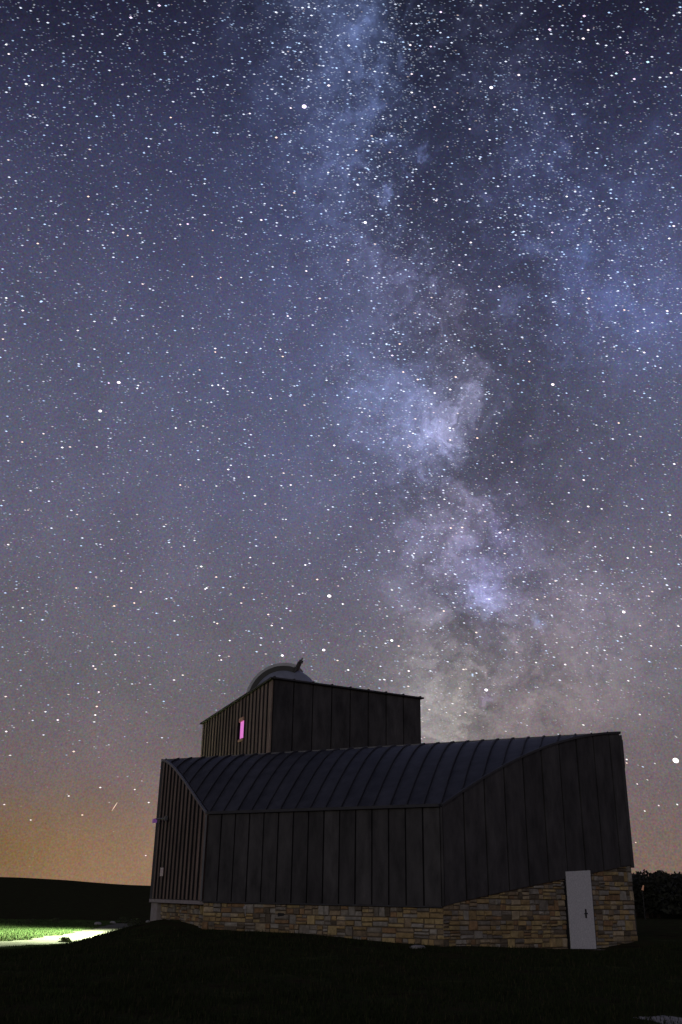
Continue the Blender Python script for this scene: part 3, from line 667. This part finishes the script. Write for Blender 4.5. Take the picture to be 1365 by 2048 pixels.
# pale worn patch in the lower right corner
pp = np.array([atD(1345,2010,15.3)]); x0, y0 = pp[0]
v = []; f = []
for j in range(6):
    for i in range(20): a = 2*math.pi*i/20; r = j/5*(1+.22*math.sin(3*a)+.14*math.sin(7*a+1)); v.append([x0+.25+.62*r*math.cos(a), y0+.35*r*math.sin(a)*2.0, 0])
v = np.array(v); v[:,2] = height(v[:,0], v[:,1])+EZ+.03*(1-(np.arange(len(v))//20/5)**3)+.002
for j in range(5):
    for i in range(20): a = j*20+i; b = j*20+(i+1)%20; f.append((a,b,b+20,a+20))
tag(fast_mesh('bare_patch', v, np.array(f), M['gravel']), kind='structure')

# ------------------------------------------------------------------ trees on the right horizon
def tree(x, y, h, w, nleaf, label, conifer):
    z0 = hz(x, y)+EZ; root = empty('tree', (x, y, z0)); tag(root, label, 'tree', 'trees along the right horizon')
    mb = MB(); mb.tube((0,0,-.2), (.1,0,h*.5), .16, .10, 7); mb.tube((.1,0,h*.5), (0,.1,h*.93), .10, .02, 6)
    for k in range(10):
        a = random.uniform(0,6.3); zz = h*(.2+.07*k); rr = w*.42*(1-.5*k/10); mb.tube((.05,0,zz), (math.cos(a)*rr, math.sin(a)*rr, zz+h*.08), .05, .012, 5)
    mb.build('trunk', M['bark'], root)
    mb = MB(); lobes = [(random.uniform(0,6.3), random.uniform(.25,.8), random.uniform(.35,.6)) for _ in range(9)]
    for k in range(nleaf):
        if conifer:
            zz = random.random()**.8; rr = w*.5*(1-zz)*(.75+.25*math.sin(zz*34))*random.random()**.5+.05; a = random.uniform(0,6.3); p = np.array([rr*math.cos(a), rr*math.sin(a), h*(.10+.9*zz)])
        else:
            la, lz, lr = random.choice(lobes); dv = rng.normal(size=3); dv /= np.linalg.norm(dv); rr = w*.27*random.random()**.35
            p = np.array([w*.28*math.cos(la), w*.28*math.sin(la), h*(.22+.62*lz)])+dv*rr
        s = random.uniform(.09,.22); u = rng.normal(size=3); u[2] *= .5; u /= np.linalg.norm(u); ww = np.cross(u, rng.normal(size=3)); ww /= np.linalg.norm(ww); b = len(mb.v)
        mb.v += [tuple(p-u*s), tuple(p+ww*s*.6), tuple(p+u*s*1.2), tuple(p-ww*s*.6)]; mb.f.append((b,b+1,b+2,b+3))
    me = bpy.data.meshes.new('crown'); me.from_pydata(mb.v, [], mb.f); me.materials.append(M['needle']); o = bpy.data.objects.new('crown', me); COL.objects.link(o); o.parent = root
    return root
tx = [1262,1272,1283,1292,1304,1315,1324,1336,1345,1356,1366,1382,1400]
names = {1366:'dark broad tree running out of the picture at the right edge', 1382:'dark tree just beyond the right picture edge', 1400:'outermost dark tree of the treeline at the right', 1262:'dark tree half hidden by the building corner', 1283:'dark tree directly behind the faint reddish lamp', 1292:'low dark tree just right of the faint reddish lamp', 1315:'dark round tree between the taller tree and the treeline notch', 1336:'low dark tree in the notch of the treeline', 1356:'dark tree cut by the right picture edge', 1272:'dark tree on the horizon just clear of the building corner', 1304:'taller dark tree left of the gap in the treeline', 1345:'slender dark tree near the right picture edge', 1324:'dark tree standing before the notch in the treeline'}
for i, x in enumerate(tx):
    D = random.uniform(88, 112); X_, _ = atD(x, 1800, D); g = hz(X_, D)
    ytop = 1741+random.uniform(-3, 3)+(4 if x in (1292,1336) else 0)
    d = RMn @ np.array([(x-682.5)/1884, (1024-ytop)/1884, -1.]); d = d*D/d[1]; hh = d[2]-g
    tree(X_, D, hh, random.uniform(3.4, 4.8), 3600, names.get(x, 'dark bushy tree in the treeline right of the building'), i in (6, 12))
# dark undergrowth closing the treeline
mb = MB()
for k in range(14000):
    x = random.uniform(1240, 1480); D = random.uniform(84, 116); X_ = (x-682.5)/1884*D*1.08; p = np.array([X_, D, 0.]); hgt = random.random()
    p[2] = -.9+EZ+hgt*3.3*random.random()**.3; s = random.uniform(.12,.3); u = rng.normal(size=3); u /= np.linalg.norm(u); w = np.cross(u, rng.normal(size=3)); w /= np.linalg.norm(w); b = len(mb.v)
    mb.v += [tuple(p-u*s), tuple(p+w*s*.6), tuple(p+u*s), tuple(p-w*s*.6)]; mb.f.append((b,b+1,b+2,b+3))
me = bpy.data.meshes.new('undergrowth'); me.from_pydata(mb.v, [], mb.f); me.materials.append(M['needle']); o = bpy.data.objects.new('undergrowth', me); COL.objects.link(o)
tag(o, 'dense dark undergrowth filling the foot of the treeline', 'undergrowth', kind='stuff')
# a faint lamp seen among the trees
D = 82; d = RMn @ np.array([(1285-682.5)/1884, (1024-1776)/1884, -1.]); d = d*D/d[1]; g = hz(d[0], D)
yl = empty('yard_lamp', (d[0], D, g+EZ)); tag(yl, 'faint reddish lamp on a thin post among the trees right of the building', 'lamp')
mb = MB(); mb.tube((d[0], D, g+EZ-.1), (d[0], D, d[2]+EZ-.15), .04); child(mb, 'post', M['black'], yl)
mb = MB(); mb.tube((d[0], D, d[2]+EZ-.17), (d[0]+.12, D, d[2]+EZ+.2), .09, .05); child(mb, 'lamp_head', M['farlamp'], yl)

# ------------------------------------------------------------------ stars: small glowing ellipsoids far out on the sky
SR = 6000.
def star_mat(name, attr=True, c=(1,1,1), s=1):
    m = bpy.data.materials.new(name); m.use_nodes = True; t = m.node_tree; t.nodes.clear(); e = t.nodes.new('ShaderNodeEmission'); o = t.nodes.new('ShaderNodeOutputMaterial'); tr = t.nodes.new('ShaderNodeBsdfTransparent'); ad = t.nodes.new('ShaderNodeAddShader')
    t.links.new(e.outputs[0], ad.inputs[0]); t.links.new(tr.outputs[0], ad.inputs[1]); t.links.new(ad.outputs[0], o.inputs[0])     # starlight adds to the sky behind it
    if attr: a = t.nodes.new('ShaderNodeAttribute'); a.attribute_name = 'star'; t.links.new(a.outputs['Color'], e.inputs[0])
    else: e.inputs[0].default_value = (*c, 1)
    e.inputs[1].default_value = s; m.cycles.emission_sampling = 'NONE'; return m
OCT = np.array([(1,0,0),(-1,0,0),(0,1,0),(0,-1,0),(0,0,1),(0,0,-1)], float); OF = np.array([(0,2,4),(2,1,4),(1,3,4),(3,0,4),(2,0,5),(1,2,5),(3,1,5),(0,3,5)])
def tilt(x, y): return math.radians(7+18*max(0, (x-600)/765)*max(0, (y-500)/1100)-12*max(0, (500-x)/500)*max(0, (y-900)/900))
def frame_of(x, y):
    d = sky_dir(x, y); t_ = tilt(x, y); e = 6.; a = sky_dir(x+e*math.cos(t_), y+e*math.sin(t_))-d; a /= np.linalg.norm(a); b = np.cross(d, a); return d, a, b
BR = [ # x, y, size, tint   (measured)
 (658,171,3.2,1),(553,275,2.8,2),(523,440,2.8,1),(319,11,3,3),(262,35,2.8,3),(376,448,2.6,3),(361,449,2.2,1),(53,168,2.8,0),(177,393,2.4,2),(178,439,2.4,2),(227,465,2.2,2),(256,471,2,2),(76,487,2.5,2),(342,235,2.2,2),(500,227,2.2,1),(657,345,2.2,0),(582,216,2.3,1),(18,108,2.3,1),(13,89,2.2,0),(85,170,2.3,0),(426,461,2,2),
 (13,596,2.5,0),(46,621,2.7,1),(218,766,2.3,3),(125,895,2.7,0),(45,884,2.3,2),(640,597,2.7,2),(613,542,2.6,1),(576,632,2.5,1),(561,699,2.4,1),(566,713,2.3,2),(431,697,2.5,1),(431,704,2.2,2),(447,777,2.5,0),(542,797,2.5,1),(352,856,2.4,0),(457,939,2.6,0),(361,970,2.3,2),(582,970,2.6,1),(498,954,2.5,0),(669,891,2.6,0),(385,553,2,2),(442,555,2,2),(483,555,2,0),(156,661,2.3,1),(425,771,2.3,0),(437,770,2.3,0),(275,777,2,0),(277,771,2.1,0),
 (635,1159,2.7,2),(611,1130,2.6,0),(403,1133,2.9,0),(229,1212,2.5,2),(263,1176,2.6,2),(269,1206,2.3,2),(282,1184,2.4,1),(153,1176,2.3,2),(433,1154,2.3,2),(488,1175,2.4,2),(414,1176,2.4,0),(537,1229,2.5,2),(544,1251,2.4,1),(435,1247,2.4,2),(187,1332,2.3,1),(116,1440,2.5,1),(194,1413,2.4,2),(191,1430,2.3,0),(148,1503,2.8,2),(17,1089,2.2,1),(13,1463,2.4,1),(501,1115,2.3,1),(411,1178,2.2,0),(198,1384,2.2,1),(565,1256,2.2,1),(460,1281,2.2,0),(443,1320,2.2,1),
 (1038,150,3,1),(1100,59,3,3),(1169,32,3,3),(1167,77,3,1),(1177,60,2.6,1),(1075,78,2.7,0),(1255,105,2.8,3),(1296,124,3,4),(1295,18,2.6,4),(1343,146,2.7,1),(1269,158,2.6,3),(1233,147,2.5,4),(713,301,2.4,2),(873,401,2.5,1),(942,485,2.8,1),(1348,452,2.8,1),(1339,477,2.5,0),(1134,393,2.5,0),(1105,465,2.4,3),(824,185,2.5,0),(870,214,2.5,1),(940,258,2.5,1),(698,91,2.8,0),(699,144,2.4,1),(824,148,2.4,1),(821,90,2.6,1),(882,24,2.6,3),(862,93,2.4,3),
 (697,520,2.6,2),(919,530,2.5,1),(1178,597,2.8,2),(1335,622,2.8,1),(1276,662,2.7,1),(1289,705,2.6,1),(1249,620,2.4,2),(1059,723,2.5,2),(912,754,2.7,2),(955,876,2.6,2),(900,856,2.8,0),(901,880,2.5,2),(1024,924,2.6,1),(1168,960,2.8,1),(1177,1013,2.8,1),(1238,846,2.4,2),(1349,928,2.7,0),(785,711,2.8,3),(807,744,2.6,2),(836,759,2.7,2),(800,688,2.6,2),(999,573,2.6,1),(870,786,2.7,0),(901,779,2.7,1),
 (1340,1030,2.8,0),(798,1292,2.6,2),(818,1342,2.8,1),(697,1340,2.6,0),(888,1222,2.5,2),(953,1265,2.5,2),(1256,1116,2.5,0),(1303,1104,2.5,1),(1131,1329,2.5,1),(1075,1199,2.3,2),(1001,1065,2.9,3),(925,1055,2.6,2),(1254,1519,2.4,0),(686,1208,2.5,0),(743,1039,2.4,1),(1254,1526,2,2),(1280,1429,2.2,1),(902,1056,2.6,2),
 (201,1575,2.4,0),(138,1592,2.2,0),(165,1630,2.3,2),(298,1605,2.2,0),(270,1579,2,0),(292,1711,1.8,1),(62,1640,2,1),(9,1609,2.1,1),(1355,1609,2.3,0),(1318,1611,2,1),(1290,1622,2,0),(1272,1685,1.7,2),(1275,1568,2,1)]
TINT = [(1,1,1),(1,.86,.88),(1,.72,.55),(.95,.7,1),(.55,.85,1)]
sv = []; sf = []; sc = []; cnt = 0
def put_star(x, y, lx, ly, col):
    global cnt
    d, a, b = frame_of(x, y); k = SR/1884.
    sv.append(d*SR+np.array([0,0,EZ])+OCT[:, :1]*a*lx*k+OCT[:, 1:2]*b*ly*k+OCT[:, 2:]*d*ly*k); sf.append(OF+6*cnt); sc.append(np.tile(np.array([*col, 1.]), (6, 1))); cnt += 1
def density(x, y):
    v = .75+.25*math.exp(-(y/700)**2)
    for cx, cy, sx, sy, an, c in CLOUDS[:-2]: v += (c[2]/50)*.9*math.exp(-.5*(((x-cx)/(sx*1.1))**2+((y-cy)/(sy*1.1))**2))
    for cx, cy, sx, sy, an, o_ in DUST_VIGNETTE: v *= 1-.35*o_*math.exp(-.5*(((x-cx)/sx)**2+((y-cy)/sy)**2))
    return v*(1 if y < 1150 else max(.10, 1-(y-1150)/520))
made = 0
while made < 34000:
    x, y = random.uniform(-260, 1625), random.uniform(-260, 1745)
    if random.random()*2.4 > density(x, y): continue
    made += 1; mag = random.random()
    m_ = .15*(1/(1-mag*.990))**.70                   # power-law brightness
    m_ = min(m_, 1.9)*(1 if y < 1300 else max(.35, 1-(y-1300)/620)); lx = 1.75+.7*min(m_, 1.3)+random.uniform(-.3,.3); ly = .68+.38*min(m_, 1.3)
    t_ = random.random(); blue = .75 if y < 800 else .5
    c = (.50,.70,1.) if t_ < blue*.6 else ((.78,.85,1.) if t_ < blue+.22 else ((1,1,.98) if t_ < .9 else (1,.80,.70)))
    put_star(x, y, lx, ly, tuple(q*m_*.36 for q in c))
for x, y, s, ti in BR: put_star(x, y, s*1.0, s*.56, tuple(q*(.85 if y < 1480 else .55) for q in TINT[ti]))
# the same star field carried on over the rest of the sky
n = 150000; dz_ = rng.normal(size=(n, 3)); dz_ /= np.linalg.norm(dz_, axis=1)[:, None]; dz_[:, 2] = np.abs(dz_[:, 2])
cc = dz_@RMn; px = 682.5+1884*cc[:, 0]/np.maximum(-cc[:, 2], 1e-3); py = 1024-1884*cc[:, 1]/np.maximum(-cc[:, 2], 1e-3)
inside = (cc[:, 2] < -.01) & (px > -262) & (px < 1627) & (py > -262) & (py < 1790)
dz_ = dz_[~inside & (dz_[:, 1] > -.35) & (rng.random(n) < np.clip((dz_[:, 2]-.02)/.25, 0, 1))]; n = len(dz_)
mg = np.minimum(.15*(1/(1-rng.random(n)*.990))**.70, 1.9); h_ = np.cross(dz_, [0, 0, 1.]); h_ /= np.linalg.norm(h_, axis=1)[:, None]; v_ = np.cross(h_, dz_); k = SR/1884.
lx = (1.75+.7*np.minimum(mg, 1.3))*k; ly = (.68+.38*np.minimum(mg, 1.3))*k
P3 = dz_[:, None, :]*SR+np.array([0, 0, EZ])+OCT[None, :, :1]*h_[:, None, :]*lx[:, None, None]+OCT[None, :, 1:2]*v_[:, None, :]*ly[:, None, None]+OCT[None, :, 2:]*dz_[:, None, :]*ly[:, None, None]
sv.append(P3.reshape(-1, 3)); sf.append((OF[None]+6*(cnt+np.arange(n))[:, None, None]).reshape(-1, 3))
tc_ = np.array([(.50,.70,1.), (.78,.85,1.), (1,1,.98), (1,.80,.70)])[rng.choice(4, n, p=[.36,.2,.36,.08])]*mg[:, None]*.40
sc.append(np.repeat(np.hstack([tc_, np.ones((n, 1))]), 6, axis=0))
o = fast_mesh('star_field', np.concatenate(sv), np.concatenate(sf), star_mat('star_glow'), False)
at_ = o.data.color_attributes.new('star', 'FLOAT_COLOR', 'POINT'); at_.data.foreach_set('color', np.concatenate(sc).astype('f').ravel())
tag(o, 'thousands of small white and blue stars filling the night sky', 'stars', kind='stuff')
for x, y, s, c, lb in ((1352,1521,6.5,(1,1,.97),'brilliant white star low by the right edge beside the building corner'), (609,213,5.0,(.85,.72,1),'large violet-white star high in the upper middle sky'),
    (659,1192,4.6,(1,.97,.97),'bright white star above the dome, higher than its companion'), (648,1300,3.6,(1,.95,.97),'bright star just above and right of the dome'), (565,1311,3.1,(1,.93,.93),'small bright star directly above the dome top'),
    (201,822,3.8,(1,.95,1),'bright white star alone in the left middle sky'), (238,765,4.0,(1,.85,.95),'pinkish white star at the left next to a fainter neighbour'), (1248,1224,3.6,(1,.88,.9),'pinkish star to the right of the Milky Way above the roof end'),
    (973,1380,4.0,(.95,.85,1),'violet star cluster glow low in the Milky Way above the roof'), (983,175,3.8,(.85,.85,1),'bluish bright star high right of the dark rift'), (1106,769,3.6,(1,.80,.80),'reddish star right of the brightest Milky Way cloud'),
    (731,445,3.5,(1,.93,1),'bright star on the left flank of the upper Milky Way'), (784,1281,3.3,(.95,1,.93),'bright star between the dome and the Milky Way')):
    bm = bmesh.new(); bmesh.ops.create_icosphere(bm, subdivisions=2, radius=1); me = bpy.data.meshes.new('bright_star'); bm.to_mesh(me); bm.free()
    me.materials.append(star_mat('bright_star_glow', False, c, 1.1)); s *= .84; o = bpy.data.objects.new('bright_star', me); COL.objects.link(o)
    d, a, b = frame_of(x, y); k = SR/1884.; Mx = Matrix((( a[0], b[0], d[0]), (a[1], b[1], d[1]), (a[2], b[2], d[2]))).to_4x4()
    o.matrix_world = Matrix.Translation(Vector(d*SR)+Vector((0,0,EZ))) @ Mx @ Matrix.Diagonal((s*k, s*k*(.78 if s > 4 else .7), s*k, 1))
    tag(o, lb, 'star', 'brightest stars in the sky')
# one short meteor low on the left
p0, p1 = sky_dir(224, 1622)*SR, sky_dir(235, 1605)*SR
mb = MB(); z = np.array([0,0,EZ]); mid = (p0+p1)/2; mb.tube(p0+z, mid+z, .3, 1.5, 6); mb.tube(mid+z, p1+z, 1.5, .8, 6)
tag(mb.build('meteor', star_mat('meteor_glow', False, (1,.72,.5), .7)), 'short thin orange meteor low in the sky left of the building', 'meteor')
S.render.film_transparent = False
